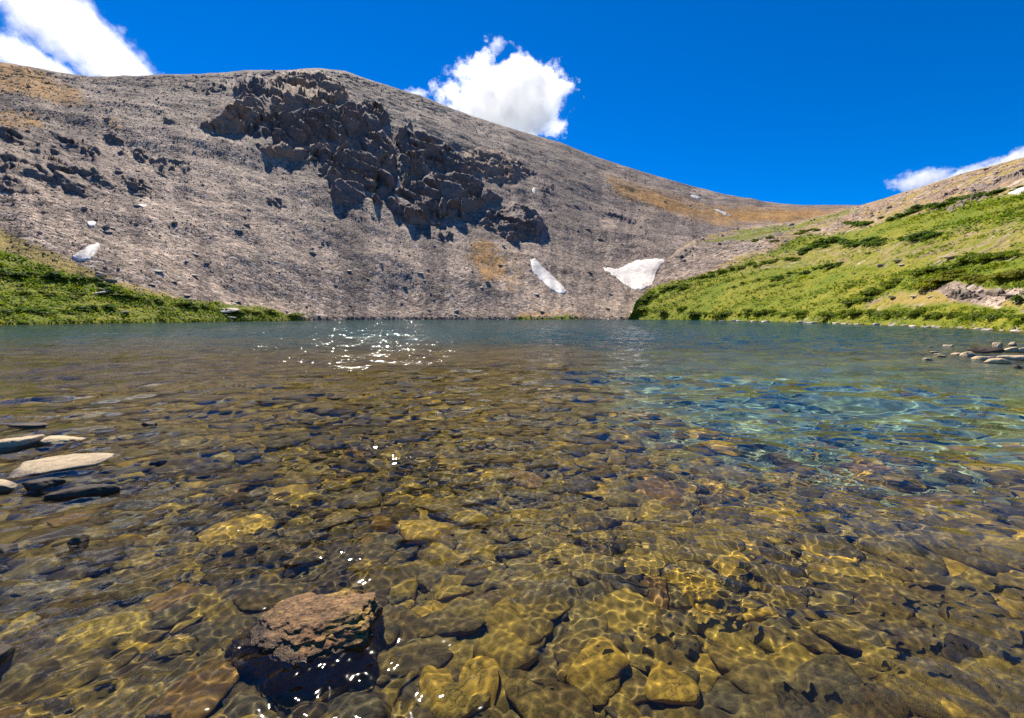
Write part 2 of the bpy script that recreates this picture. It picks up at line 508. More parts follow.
# ------------------------------------------------------------------ crags, snow: patches that stand out from the slope
def drape(poly, step, target):
    poly = np.asarray(poly, float)
    x0, y0 = poly.min(0) - 1.5; x1, y1 = poly.max(0) + 1.5
    nx = max(4, int((x1 - x0) / step)); ny = max(4, int((y1 - y0) / step))
    gx, gy = np.meshgrid(np.linspace(x0, x1, nx), np.linspace(y0, y1, ny))
    pts = np.zeros(gx.shape + (3,)); ok = np.zeros(gx.shape, bool)
    for i in range(ny):
        for j in range(nx):
            p, _ = hit(target, gx[i, j], gy[i, j])
            if p is not None: pts[i, j] = p; ok[i, j] = True
    return gx, gy, pts, ok, nx, ny


def patch_faces(keep, nx, ny):
    f = grid(nx, ny); f = f[keep.ravel()[f].all(1)][:, ::-1]
    used = np.unique(f); remap = np.full(nx * ny, -1); remap[used] = np.arange(len(used))
    return remap[f], used


def slab_mesh(name, top, nrm_in, keep, nx, ny, depth, mat):
    """closed body: the given top sheet plus a buried underside and a rim"""
    f, used = patch_faces(keep, nx, ny)
    if len(f) == 0: return None
    tv = top.reshape(-1, 3)[used]; bv = tv + nrm_in.reshape(-1, 3)[used] * depth
    nT = len(tv)
    e = {}
    for q in f:
        for k in range(4):
            a, b = int(q[k]), int(q[(k + 1) % 4])
            if (b, a) in e: del e[(b, a)]
            else: e[(a, b)] = 1
    rim = np.array([(b, a, a + nT, b + nT) for a, b in e])
    v = np.concatenate([tv, bv]); fa = np.concatenate([f, f[:, ::-1] + nT, rim])
    c = v.mean(0)
    o = mesh(name, v - c, fa, mat, True); o.location = c
    return o


def crag(poly, H, label, mat=None, seed=0, target=None, block=15., cat='rock outcrop', name='rock_outcrop', step=1.0, sharp=7.):
    target = target or mtn
    poly = np.array(poly, float); poly = poly.mean(0) + (poly - poly.mean(0)) * 1.08
    gx, gy, pts, ok, nx, ny = drape(poly, step, target)
    e = 7.0 * fbm(np.stack([gx / 9., gy / 9., 0 * gx + seed], -1), 3)
    d = pdist(poly, gx, gy) + e * .55
    u, w = 0, 0
    # outward = away from the slope, mostly towards the open valley
    cen = pts[ok].mean(0); hz = -cen[:2] / np.linalg.norm(cen[:2])
    out = np.array([hz[0] * .8, hz[1] * .8, .6]); H = H * .5
    poly_ = np.asarray(poly, float); ylo, yhi = poly_[:, 1].min(), poly_[:, 1].max()
    fr = np.clip((gy - ylo) / (yhi - ylo + 1e-6), 0, 1)
    edge = np.clip(d / min(6.5, max(2.2, .2 * (yhi - ylo))), -.4, 1); prof = np.clip(d / 9., -.2, 1) * (.3 + .7 * fr)
    Q = pts + seed * 41.7
    block = block * (1.5 if target is mtn and block > 10 else 1.1); hx = np.array([-hz[1], hz[0]])
    la = (Q[..., 0] * hx[0] + Q[..., 1] * hx[1]); dn = Q[..., 2] * 1.25; dp_ = Q[..., 0] * hz[0] + Q[..., 1] * hz[1]
    ca, sa_ = math.cos(.45), math.sin(.45)
    S = np.stack([(la * ca - dn * sa_) / (block * 1.5), (la * sa_ + dn * ca) / (block * .8), dp_ / (block * 1.6)], -1)
    S = S + .22 * np.stack([fbm(S * 1.3 + 5, 3), fbm(S * 1.3 + 25, 3), fbm(S * 1.3 + 45, 3)], -1)
    lw = np.stack([la / (block * .9), Q[..., 2] / (block * 2.6), dp_ / (block * 1.6)], -1)
    lw = lw + .2 * np.stack([fbm(S * 1.3 + 5, 3), fbm(S * 1.3 + 25, 3), fbm(S * 1.3 + 45, 3)], -1)
    v1, c1 = facets(lw, 3); v2, c2 = facets(S * 2.3 + 9, 5)
    zs = Q[..., 2] + .3 * la + block * (.55 * v1 + .5 * fbm(Q / (block * 2.2), 3))
    def ledge(h):
        q = zs / h + .35 * fbm(Q / (h * 1.5) + 3, 3); q = q - np.floor(q)
        return q * (1 - sstep(.86, 1., q)) * h
    kk = min(.85, .45 + H / 32.)
    dis = edge * kk * (1.0 * ledge(block * .8) + .3 * ledge(block * .3) + block * (.36 * v1 + .1 * v2 - .16 * sstep(.1, 0, c1) - .05 * sstep(.1, 0, c2)) - .1 * block + .3 * fbm(Q / 3., 3)) + .25 * H * prof * .5
    dis = np.where(d < 0, np.minimum(dis, -1.2 - .3 * np.abs(d)), dis)
    top = pts + np.array([hz[0] * .96, hz[1] * .96, .22]) * dis[..., None]
    keep = ok & (d > -2.2)
    o = slab_mesh(name, top, np.broadcast_to(-out, pts.shape) * 1., keep, nx, ny, 3.5, mat or M_crag)
    if o is None: return
    tag(o, label, cat, 'rock crags on the mountainside' if target is mtn else 'rock ledges on the right hillside')
    return o


B = M_crag_b
crag([(233, 90), (240, 80), (249, 73), (258, 74), (267, 80), (275, 96), (261, 110), (241, 107)], 16, 'dark pointed crag just under the skyline at the upper left of the cliff band', seed=1)
crag([(220, 117), (226, 107), (240, 101), (263, 101), (268, 112), (262, 124), (249, 133), (216, 133), (198, 126)], 17, 'rounded brown block with a dark underside at the left end of the cliff band', B, seed=2)
crag([(270, 80), (290, 72), (318, 72), (342, 84), (350, 99), (333, 107), (300, 110), (272, 111)], 15, 'broad brown ledge crag at the top of the cliff band below the summit', B, seed=3)
crag([(251, 130), (262, 117), (277, 112), (300, 113), (333, 109), (360, 102), (378, 104), (390, 119), (375, 131), (342, 142), (301, 145), (262, 144)], 20, 'wide black rock band in the middle of the cliff under the brown ledge', seed=4)
crag([(259, 148), (285, 145), (313, 147), (346, 138), (352, 143), (338, 152), (317, 161), (289, 159), (265, 155)], 12, 'narrow rust brown ledge running below the wide black rock band', B, seed=5)
crag([(321, 156), (338, 150), (354, 138), (382, 134), (394, 150), (396, 179), (388, 194), (374, 204), (352, 205), (338, 201), (326, 185)], 15, 'big dark buttress with a rounded foot, lowest of the central cliffs', seed=6, block=20)
crag([(396, 139), (405, 128), (416, 125), (439, 141), (463, 157), (473, 174), (458, 177), (439, 171), (418, 180), (406, 184), (398, 171)], 20, 'dark wedge of cliff just right of the snow filled gully', seed=7)
crag([(388, 199), (397, 190), (412, 184), (439, 173), (471, 178), (499, 199), (480, 208), (461, 218), (440, 222), (422, 224), (400, 218), (392, 208)], 16, 'long dark cliff with a sloping roof right of the big buttress', seed=8, block=18)
crag([(418, 225), (428, 220), (440, 222), (455, 234), (447, 242), (432, 239)], 10, 'small dark rock knob below the sloping roof cliff', seed=9, block=9)
crag([(478, 224), (486, 214), (499, 205), (515, 203), (530, 207), (547, 223), (540, 237), (526, 240), (511, 244), (497, 233)], 18, 'black jagged crag directly above the orange soil patch', seed=10, block=13)
crag([(463, 152), (482, 148), (503, 152), (531, 167), (527, 177), (511, 183), (487, 181), (468, 170)], 12, 'brown broken outcrop high on the slope above the black jagged crag', B, seed=11, block=11)
crag([(535, 184), (546, 179), (553, 184), (555, 194), (541, 199)], 11, 'small dark tooth of rock right of the little snow streak', seed=12, block=8)
crag([(596, 207), (610, 208), (623, 212), (640, 221), (648, 228), (644, 234), (628, 228), (612, 220)], 11, 'dark isolated crag on the slope above the largest snowfield', seed=13, block=9)
crag([(204, 86), (213, 80), (226, 78), (232, 86), (222, 93), (207, 93)], 8, 'low grey outcrop left of the pointed crag near the skyline', seed=14, block=9)
crag([(488, 158), (506, 152), (530, 163), (552, 182), (540, 183), (515, 171)], 8, 'thin dark rib of rock climbing to the right above the brown outcrop', seed=15, block=8)
crag([(104, 135), (113, 132), (121, 137), (128, 149), (126, 155), (115, 152), (108, 144)], 11, 'tall leaning slab at the upper end of the left boulder chain', M_crag, seed=16, block=9)
crag([(130, 149), (143, 147), (152, 155), (150, 164), (136, 161)], 10, 'dark block in the middle of the left boulder chain', M_crag, seed=17, block=8)
crag([(150, 160), (168, 157), (186, 160), (195, 168), (186, 173), (170, 178), (155, 171)], 11, 'wide grey slab at the lower end of the left boulder chain', M_ledge, seed=18, block=9)
crag([(122, 176), (132, 172), (145, 178), (154, 190), (146, 196), (130, 190)], 10, 'dark stony hump below the left boulder chain', M_crag, seed=19, block=7)
crag([(265, 198), (273, 193), (284, 200), (288, 207), (278, 208)], 7, 'lone leaning dark slab on the bare scree left of the buttress', seed=20, block=6)
crag([(163, 117), (172, 113), (181, 117), (178, 123), (166, 123)], 6, 'small pale block above the left boulder chain', M_ledge, seed=21, block=6)
lo = [((0, 128), (16, 132), (30, 140), (14, 140), (0, 136)), ((32, 142), (50, 146), (60, 154), (44, 154), (32, 149)), ((66, 138), (82, 141), (98, 150), (104, 161), (90, 158), (74, 150)),
      ((0, 156), (18, 158), (38, 168), (46, 178), (26, 174), (0, 166)), ((44, 158), (62, 161), (76, 171), (62, 172), (48, 166)), ((60, 174), (76, 178), (92, 190), (80, 192), (64, 184)), ((0, 178), (14, 180), (28, 190), (12, 190), (0, 186)), ((84, 166), (96, 170), (108, 182), (98, 184), (86, 175))]
ln = ['dark slanting ledge highest on the left slope by the frame edge', 'small slanting ledge second from the top on the left slope', 'long dark slanting ledge left of the tall leaning slab', 'long slanting ledge reaching the left frame edge mid slope', 'short slanting ledge between the two long left ledges',
      'lowest slanting ledge on the left slope above the small snow spots', 'low dark ledge at the left frame edge above the straw grass', 'steep dark ledge left of the stony hump']
for i, (q, t) in enumerate(zip(lo, ln)):
    q = np.array(q, float); q = q.mean(0) + (q - q.mean(0)) * (1.75, 1.6)
    crag(q, 7.5, t, M_ledge if i % 2 else M_crag, seed=30 + i, block=8)
hl_ = [([(944, 206), (955, 200), (972, 196), (988, 195), (985, 199), (965, 204), (950, 213)], 'long dark ledge lying below the pale ledges of the right hill'), ([(930, 199), (942, 190), (955, 187), (966, 190), (950, 197), (938, 204)], 'dark broken ledge left of centre high on the right hill'),
       ([(962, 188), (985, 182), (997, 181), (992, 186), (972, 192)], 'pale pink ledge right under the hill skyline'), ([(996, 178), (1010, 172), (1024, 168), (1034, 168), (1024, 176), (1004, 182)], 'big grey ledge where the hill skyline leaves the frame'),
       ([(868, 207), (880, 202), (890, 200), (888, 206), (876, 210)], 'low dark rocks on the left crest of the right hill'), ([(672, 254), (690, 246), (700, 248), (688, 256), (676, 262)], 'grey rubble outcrop on the near spur above the largest snowfield'),
       ([(836, 218), (852, 213), (862, 213), (850, 219)], 'small dark ledge on the crest where the hill meets the saddle'), ([(940, 292), (955, 286), (970, 290), (978, 297), (960, 300)], 'pale rubble outcrop in the straw grass above the right shore'),
       ([(985, 292), (1000, 289), (1006, 294), (994, 297)], 'dark flat rock beside the pale rubble in the straw grass')]
for i, (q, t) in enumerate(hl_):
    crag(q, 7.5, t, M_ledge if 'pale' in t or 'grey' in t else M_crag_b, seed=60 + i, target=hill, block=5., step=.7)


def snow(poly, label, H, target=None):
    target = target or mtn
    gx, gy, pts, ok, nx, ny = drape(poly, .7, target)
    d = pdist(poly, gx, gy) + 1.8 * fbm(np.stack([gx / 5., gy / 5., 0 * gx + len(label)], -1), 4)
    cen = pts[ok].mean(0); hz = -cen[:2] / np.linalg.norm(cen[:2]); out = np.array([hz[0] * .5, hz[1] * .5, .86])
    for _ in range(14):
        q = np.pad(pts, ((1, 1), (1, 1), (0, 0)), 'edge'); w_ = np.pad(ok.astype(float), 1, 'edge')[..., None]; q = q * w_
        num = q[1:-1, 1:-1] + q[:-2, 1:-1] + q[2:, 1:-1] + q[1:-1, :-2] + q[1:-1, 2:]
        den = w_[1:-1, 1:-1] + w_[:-2, 1:-1] + w_[2:, 1:-1] + w_[1:-1, :-2] + w_[1:-1, 2:]
        pts = np.where(ok[..., None], num / np.maximum(den, 1), pts)
    dis = np.clip(d / 4., -1, 1) * H * .45 + .12 * fbm(pts / 9., 3) * np.clip(d, 0, 1) + .3
    dis = np.where(d < 0, np.clip(d, -2, 0) * 1.2 - .3, dis)
    o = slab_mesh('snow_patch', pts + out * dis[..., None], np.broadcast_to(-out, pts.shape), ok & (d > -1.3), nx, ny, 2., M_snow)
    if o: tag(o, label, 'snow patch', 'old snow patches on the slopes')


snow([(599, 266), (609, 268), (619, 269), (635, 261), (655, 258), (666, 260), (657, 271), (653, 284), (642, 290), (634, 290), (624, 284), (612, 275)], 'largest white snowfield, fan shaped, in the hollow beside the green hillside', 1.6)
snow([(530, 260), (535, 258.5), (540, 263), (548, 272), (560, 283), (568, 292), (562, 295), (552, 290), (541, 281), (533, 272)], 'long tongue of white snow slanting down the scree above the far shore', 1.5)
snow([(72, 257), (80, 252), (90, 246), (98, 243.5), (101, 247), (96, 254), (90, 260), (78, 262)], 'slanting white snow patch low on the left scree above the shrubs', 1.2)
snow([(87, 223), (92, 221), (97, 223), (95, 227), (89, 228)], 'small round snow spot above the slanting left snow patch', .8)
snow([(687, 191.5), (694, 192.5), (702, 198), (696, 198.5)], 'upper of two thin snow streaks below the right skyline', 1., )
snow([(712, 208), (720, 210), (731, 215.5), (724, 216), (716, 213)], 'lower of two thin snow streaks near the saddle', 1.)
snow([(1008, 194), (1018, 189), (1028, 184), (1040, 183), (1030, 190), (1018, 195)], 'snow patch at the right frame edge under the hill skyline', .5, hill)
snow([(532, 190), (534, 187), (536.5, 188), (535.5, 194), (533, 195)], 'short upright snow streak beside the dark tooth of rock', .9)
snow([(428, 134), (432, 135), (437, 139), (433, 140)], 'tiny snow fleck on the slope right of the cliff band', .9)
snow([(137, 204.5), (142, 204), (147, 206.5), (141, 208)], 'tiny snow fleck below the stony hump on the left', .7)
snow([(207, 130), (213, 128.5), (220, 131), (214, 133.5)], 'tiny snow fleck at the foot of the rounded brown block', .8)
snow([(393, 199), (396, 188), (398, 176), (400, 177), (399, 190), (397, 199)], 'thin snow thread in the gully between the two central cliffs', .8)


# ------------------------------------------------------------------ scree boulders
def scatter_rocks(name, pos, siz, seed, mat, variants=8, sub=1, flat=(.5, .9), sink=.25, planes=9):
    r = np.random.default_rng(seed)
    vs_ = [rock(sub, seed * 50 + k, 9, planes, 0) for k in range(variants)]
    V, Fc, Tn = [], [], []
    off = 0
    for p, s in zip(pos, siz):
        v, f = vs_[r.integers(variants)]
        v = v * np.array([r.uniform(.7, 1.25), r.uniform(.7, 1.1), r.uniform(*flat)]) * s
        tl = r.uniform(-.35, .35); v = np.stack([v[:, 0], v[:, 1] * math.cos(tl) - v[:, 2] * math.sin(tl), v[:, 1] * math.sin(tl) + v[:, 2] * math.cos(tl)], 1)
        v = rotz(v, r.uniform(0, 6.3)) + p + np.array([0, 0, s * sink])
        V.append(v); Fc.append(f + off); off += len(v)
        Tn.append(np.repeat(r.uniform(0, 1, 3)[None], len(v), 0))
    return mesh(name, np.concatenate(V), np.concatenate(Fc), mat, False, {'tint': np.concatenate(Tn)})


def spread(n, box, seed, keep, target, other=None):
    """points on a terrain sheet, evenly spread as seen from the viewpoint, thinned by keep(x, y)"""
    r = np.random.default_rng(seed); x = r.uniform(box[0], box[1], n); y = r.uniform(box[2], box[3], n)
    k = r.uniform(0, 1, n) < keep(x, y); x, y = x[k], y[k]
    D = ray(x, y); O = Vector(CAM); P_, I_ = [], []
    for i in range(len(x)):
        dv = Vector(D[i])
        ok, loc, _, _ = target.ray_cast(O, dv)
        if ok and not (other and other.ray_cast(O, dv)[0]): P_.append(loc[:]); I_.append(i)
    P_ = np.array(P_); return P_, x[I_], y[I_], np.linalg.norm(P_ - CAM, axis=1), r


Pp, xx, yy_, dd, r = spread(48000, (-60, 700, 66, 322), 11, lambda x, y: np.where(y < np.interp(x, skyl[:, 0], skyl[:, 1]) + 2, 0, np.where(inside(apron, x, y), .04, 1)), mtn, hill)
P3, _, _, d3, r3 = spread(420, (295, 645, 316.5, 320.3), 15, lambda x, y: np.ones(x.shape), mtn, hill)
Pp = np.concatenate([Pp, P3]); dd = np.concatenate([dd, d3 * r3.uniform(1.2, 2.6, len(d3))])
tag(scatter_rocks('scree', Pp, dd / F * np.minimum(.25 * (1 + r.pareto(3.8, len(dd))), 1.7), 3, M_scree), 'loose grey and pinkish scree stones covering the mountainside', kind='stuff')


def k_rub(x, y):
    g = inside(green, x, y)
    for q in rockp: g &= ~inside(q, x, y)
    return np.where(g, .05, 1)


Pp, xx, yy_, dd, r = spread(5000, (640, 1100, 150, 330), 12, k_rub, hill)
tag(scatter_rocks('hillside_rubble', Pp, dd / F * np.minimum(.4 * (1 + r.pareto(3., len(dd))), 2.2), 4, M_scree), 'small loose stones strewn on the bare parts of the right hillside', kind='stuff')

bvar = []
for k in range(7):
    v, f = rock(3, 900 + k, 10, 11, .05)
    me_o = mesh('boulder', v, f, M_boulder, True); bvar.append(me_o.data); bpy.data.objects.remove(me_o)


def boulder(px_, py_, wpx, label, group, target=None, flat=.28, name='boulder'):
    p, _ = (hit(target, px_, py_) if target else hit_any(px_, py_))
    if p is None: return
    s = np.linalg.norm(p - CAM) / F * wpx / 2
    o = bpy.data.objects.new(name, random.choice(bvar)); COL.objects.link(o)
    o.location = p + np.array([0, 0, s * .1]); o.scale = (s, s * random.uniform(.7, 1), s * flat * random.uniform(.8, 1.1)); o.rotation_euler = (random.uniform(-.3, .3), random.uniform(-.3, .3), random.uniform(0, 6.3))
    tag(o, label, 'boulder', group)
    return o


for x, y, w, t in [(100, 278, 9, 'pale boulder at the upper edge of the left shrubs below the slanting snow patch'), (112, 281, 6, 'small pale boulder right of the topmost one in the left shrubs'),
                   (97, 294, 9, 'flat pale boulder half way down the left shrub slope'), (106, 291, 7, 'pale boulder touching the flat one half way down the left shrub slope'),
                   (125, 313, 8, 'pale boulder low in the left shrubs near the water'), (152, 285, 5, 'small light boulder where the left shrubs meet the scree'),
                   (187, 296, 6, 'light boulder at the scree edge above the middle of the left shrubs'), (226, 312, 16, 'widest pale boulder near the right tip of the left shrubs'),
                   (232, 318, 8, 'pale boulder at the waterline near the right tip of the left shrubs'), (189, 304, 8, 'pale flat stone in the yellow grass of the left apron'),
                   (196, 255, 6, 'bright boulder alone on the lower left scree'), (187, 262, 4, 'small bright boulder below the lone one on the lower left scree'),
                   (786, 252, 4, 'small pale boulder in the grass of the upper right hillside'), (898, 262, 7, 'pale boulder on the straw grass right of the dark shrubs'), (902, 265, 5, 'small dark boulder beside the pale one on the straw grass'),
                   (951, 258, 8, 'long flat pale boulder in the grass high on the right hillside'), (915, 297, 8, 'round white boulder in the straw hollow above the right shore'), (893, 298, 6, 'pale boulder left of the round white one in the straw hollow'),
                   (930, 297, 5, 'small dark boulder right of the round white one'), (1010, 296, 10, 'tan slab beside the small dark bush at the right frame edge')]:
    boulder(x, y, w, t, 'boulders lying in the shrubs and grass')
r = random.Random(5)
k = 0
while k < 70:
    x, y = r.uniform(90, 620), r.uniform(150, 316)
    if inside(apron, np.float64(x), np.float64(y)): continue
    k += 1
    boulder(x, y, r.uniform(3.2, 6.5), 'loose boulder resting on the grey scree of the mountainside', 'boulders on the scree', mtn)

# ------------------------------------------------------------------ shrubs and ground cover
def leaf_cloud(rg, n, rad, h, size):
    """n leaf sprays filling a low uneven mound"""
    lob = [(rg.uniform(-.55, .55) * rad, rg.uniform(-.45, .45) * rad, rg.uniform(.4, .75) * rad, rg.uniform(.55, 1.) * h) for _ in range(6)]
    V = np.zeros((n, 4, 3)); tn = np.zeros((n, 4, 3))
    for i in range(n):
        lx, ly, lr, lh = lob[rg.integers(6)]
        a = rg.uniform(0, 6.283); q = math.sqrt(rg.uniform(0, 1)); zz = math.sqrt(max(0, 1 - q * q)) * rg.uniform(.55, 1.05)
        c = np.array([lx + lr * q * math.cos(a), ly + lr * q * math.sin(a), lh * zz + .04])
        s = size * rg.uniform(.6, 1.3)
        nrm = np.array([math.cos(a) * q, math.sin(a) * q, .7]) + rg.normal(size=3) * .55; nrm /= np.linalg.norm(nrm)
        t = np.cross(nrm, rg.normal(size=3)); t /= np.linalg.norm(t); b = np.cross(nrm, t)
        V[i] = c + np.array([t * s, b * s * .55, -t * s, -b * s * .55]); tn[i, :, 0] = np.clip(rg.normal(.5, .22) , 0, 1)
    return V.reshape(-1, 3), tn.reshape(-1, 3)


rg = np.random.default_rng(21)
shrub_me = {'dark': [], 'mid': [], 'yellow': []}
for kind, mt in (('dark', M_leafd), ('mid', M_leaf), ('yellow', M_leafy)):
    for k in range(5):
        v, tn = leaf_cloud(rg, 420, 1., .62, .13)
        o = mesh('shrub', v, np.arange(len(v)).reshape(-1, 4), mt, False, {'tint': tn}); shrub_me[kind].append(o.data); bpy.data.objects.remove(o)


def shrub(x, y, wpx, kind, label, target=None, hf=1.):
    p, _ = (hit(target, x, y) if target else hit_any(x, y))
    if p is None: return
    s = np.linalg.norm(p - CAM) / F * wpx / 2
    o = bpy.data.objects.new('willow_shrub', random.choice(shrub_me[kind])); COL.objects.link(o)
    o.location = p - np.array([0, 0, .05]); o.scale = (s, s * random.uniform(.7, 1.), s * hf * random.uniform(.8, 1.2)); o.rotation_euler = (0, 0, random.uniform(0, 6.3))
    tag(o, label, 'shrub', 'willow shrubs on the lake slopes')


def along(pl, n, jit):
    pl = np.asarray(pl, float); L = np.concatenate([[0], np.cumsum(np.hypot(*np.diff(pl, axis=0).T))])
    s = np.sort(rg.uniform(0, L[-1], n))
    return np.stack([np.interp(s, L, pl[:, 0]), np.interp(s, L, pl[:, 1])], 1) + rg.normal(size=(n, 2)) * jit


bands = [
    ([(798, 254), (815, 246), (835, 240), (848, 236)], 16, 10, 'dark', 'dark willow shrub in the short dark row at the upper middle of the right hillside', hill, 1.),
    ([(850, 246), (875, 243), (905, 240), (938, 236)], 18, 11, 'dark', 'dark willow shrub in the thick row just right of the short dark row', hill, 1.),
    ([(700, 277), (730, 270), (760, 264), (800, 260)], 18, 9, 'mid', 'green willow shrub in the slanting row across the left part of the hillside', hill, 1.),
    ([(725, 288), (760, 282), (800, 274), (845, 262)], 18, 9, 'dark', 'dark willow shrub in the long slanting row in the middle of the hillside', hill, 1.),
    ([(850, 306), (880, 290), (905, 280), (940, 268), (985, 258), (1030, 254)], 34, 13, 'mid', 'green willow shrub in the long row curving above the straw hollow', hill, 1.),
    ([(925, 287), (945, 280), (962, 276)], 10, 14, 'yellow', 'yellow green shrub on the knoll left of the pale rubble', hill, .9),
    ([(975, 282), (1000, 277), (1030, 275)], 12, 15, 'yellow', 'yellow green shrub on the knoll right of the pale rubble', hill, .9),
    ([(850, 228), (900, 216), (950, 203), (1000, 192), (1034, 186)], 26, 11, 'dark', 'dark willow shrub in the highest row under the rocky hill crest', hill, .8),
    ([(745, 243), (790, 236), (830, 226), (850, 220)], 12, 8, 'mid', 'low green shrub on the stony crest of the near spur', hill, .7),
    ([(640, 312), (700, 314), (780, 314), (850, 315), (930, 316), (1030, 318)], 46, 13, 'mid', 'bright green shrub in the hedge along the right shore', hill, 1.),
    ([(640, 300), (655, 294), (670, 288), (690, 286)], 14, 9, 'mid', 'green shrub at the foot of the spur beside the largest snowfield', hill, 1.),
    ([(0, 274), (30, 276), (60, 278), (90, 283), (120, 292)], 22, 10, 'dark', 'dark willow shrub in the top row of the left shrub slope', mtn, .9),
    ([(120, 295), (150, 300), (180, 303), (215, 310), (260, 312), (300, 317)], 26, 10, 'mid', 'green willow shrub along the tapering right edge of the left shrub slope', mtn, .9),
    ([(0, 311), (30, 312), (70, 312), (110, 305)], 16, 10, 'dark', 'dark willow shrub in the low dark row near the left shore', mtn, .8),
    ([(0, 292), (40, 293), (80, 296)], 8, 9, 'mid', 'low shrub in the bright middle of the left shrub slope', mtn, .7)]
for pl, nb, w, kind, lab, tg, hf in bands:
    for x, y in along(pl, int(nb * 1.3), (2.2, 1.3)):
        shrub(x, y, w * 1.1 * rg.uniform(.5, 1.35), kind, lab, tg, hf * .72)


def carpet(name, box, n, target, sizes, label, dens, seed):
    Pp, x, y, dd, r_ = spread(n, box, seed, lambda a, b: dens(a, b)[0], target)
    tone = dens(x, y)[1]; m = len(x); k = 3
    s = (dd / F * r_.uniform(*sizes, m)).repeat(k)
    nrm = np.array([0, 0, .9]) + r_.normal(size=(m * k, 3)) * .5; nrm /= np.linalg.norm(nrm, axis=1)[:, None]
    t = np.cross(nrm, r_.normal(size=(m * k, 3))); t /= np.linalg.norm(t, axis=1)[:, None]; b = np.cross(nrm, t)
    c = Pp.repeat(k, 0) + r_.normal(size=(m * k, 3)) * s[:, None] * np.array([1.2, 1.2, .3]); c[:, 2] += s * .45
    t = t * s[:, None]; b = b * s[:, None] * .6
    v = np.stack([c + t, c + b, c - t, c - b], 1).reshape(-1, 3)
    tn = np.clip(tone.repeat(k) + r_.normal(size=m * k) * .13, 0, 1).repeat(4)
    o = mesh(name, v, np.arange(len(v)).reshape(-1, 4), M_leaf, False, {'tint': np.stack([tn] * 3, 1)})
    tag(o, label, kind='stuff')


def f3(x, y, a, b, z, oct): return fbm(np.stack([x / a, y / b, 0 * x + z], -1), oct)


def d_left(x, y):
    k = f3(x, y, 26., 7., 2., 3); k2 = f3(x, y, 9., 4., 7., 2)
    return np.where(inside(apron, x, y), np.where(k + .3 * k2 > -.02, .95, .22), 0), np.clip(.5 + 1.1 * k2 - .9 * k, .05, .95)


def d_right(x, y):
    u = x + 2.2 * y; w = y + .26 * x
    k = f3(u, w, 75., 8., 4., 3); k2 = f3(x, y, 11., 4., 1., 2)
    g = inside(green, x, y)
    for q in rockp: g &= ~inside(q, x, y)
    st = np.zeros(x.shape)
    for q, w_ in zip(strawp, (.6, .92, .5)): st = np.maximum(st, w_ * inside(q, x, y))
    return np.where(g, np.where(k + .25 * k2 > .02, .95, .14), 0) * (1 - st), np.clip(.52 + 1. * k2 - 1.1 * k, .05, .95)


carpet('willow_carpet', (-40, 310, 240, 324), 17000, mtn, (.45, 1.1), 'low green willow and grass carpet on the left lakeside slope', d_left, 31)
carpet('meadow_carpet', (625, 1100, 180, 333), 42000, hill, (.45, 1.2), 'low green willow and grass carpet on the right hillside', d_right, 32)

shrub(1020, 301, 13, 'dark', 'small dark bush at the right frame edge above the shore hedge', hill, 1.2)


# ------------------------------------------------------------------ lake bed
def pool(x, y):
    w = .5 * fbm(np.stack([x / 2.5, y / 2.5, 0 * x + 3], -1), 3)
    return sstep(-.4, 4.2, x - .1 * y + .2 + w) * sstep(1.9, 7.5, y + 1.6 * w) * (1 - .75 * sstep(3, 12, x - y * .75)) * (1 - .6 * sstep(11, 18, y))


def depth(x, y):
    rr = np.hypot(x, y)
    d = .22 + .028 * np.clip(y, 0, 9) + .06 * fbm(np.stack([x / 1.7, y / 1.7, 0 * x], -1), 3)
    d = d + .95 * pool(x, y)
    d = d + .02 * np.clip(y - 9, 0, None) + 2.6 * sstep(9, 58, y + 16 * fbm(np.stack([x / 14., y / 14., 0 * x + 5], -1), 3))
    d = d - .16 * sstep(-2.2, -4.4, x) * sstep(9, 4, y)
    sh = np.interp(np.arctan2(x, y), ra, rv)
    d = np.where(y > 0, d * np.clip((sh - rr) / 14. , 0.02, 1), d)
    d = d - .42 * sstep(1.2, -2.5, y)      # the bank rises behind the viewpoint
    return d


na, nr = 420, 330
ang = np.linspace(-math.pi, math.pi, na); rad = np.concatenate([[.02], np.geomspace(.3, 30, 230), np.geomspace(31, 9000, nr - 231)])
Ab, Rb = np.meshgrid(ang, rad); xb, yb = Rb * np.sin(Ab), Rb * np.cos(Ab)
db = depth(xb, yb)
zb = np.where(Rb < 260, -db, np.where(yb > 0, -3., np.clip(-db, -1, 3)))
zb = zb + (.025 * fbm(np.stack([xb / .22, yb / .22, 0 * xb], -1), 3)) * (Rb < 30)
n = NT('lake_floor'); c = n.coord(); at = n.attr('zone'); dz, pl_ = at[0], at[1]
g1 = n.voro(c, 22.); gs = n.n('ShaderNodeSeparateColor'); n.l(g1, gs.inputs[0])
gravel = n.mix(gs.outputs[0], (.06, .037, .007), (.34, .21, .04)); gravel = n.mix(n.ramp(n.noise(c, 1.4, 5), [(.35, 0.), (.65, .8)]), gravel, (.13, .095, .025))
tinted_silt = n.mix(n.ramp(n.noise(c, .8, 6, .6), [(.35, 0.), (.65, 1.)]), (.30, .33, .18), (.18, .245, .15))  # pale silt, with the teal light absorption of the water put into its colour
deep_water_tint = (.02, .10, .105)  # teal scattered light of deep water, painted into the floor colour
col = n.mix(n.ramp(pl_, [(.02, 0.), (.9, 1.)]), gravel, tinted_silt); col = n.mix(n.ramp(dz, [(.33, 0.), (1., 1.)]), col, deep_water_tint)
n.bsdf(col, .9, n.bump(n.voro(c, 22., 'Distance'), .8, .03), .2); M_bed = n.m
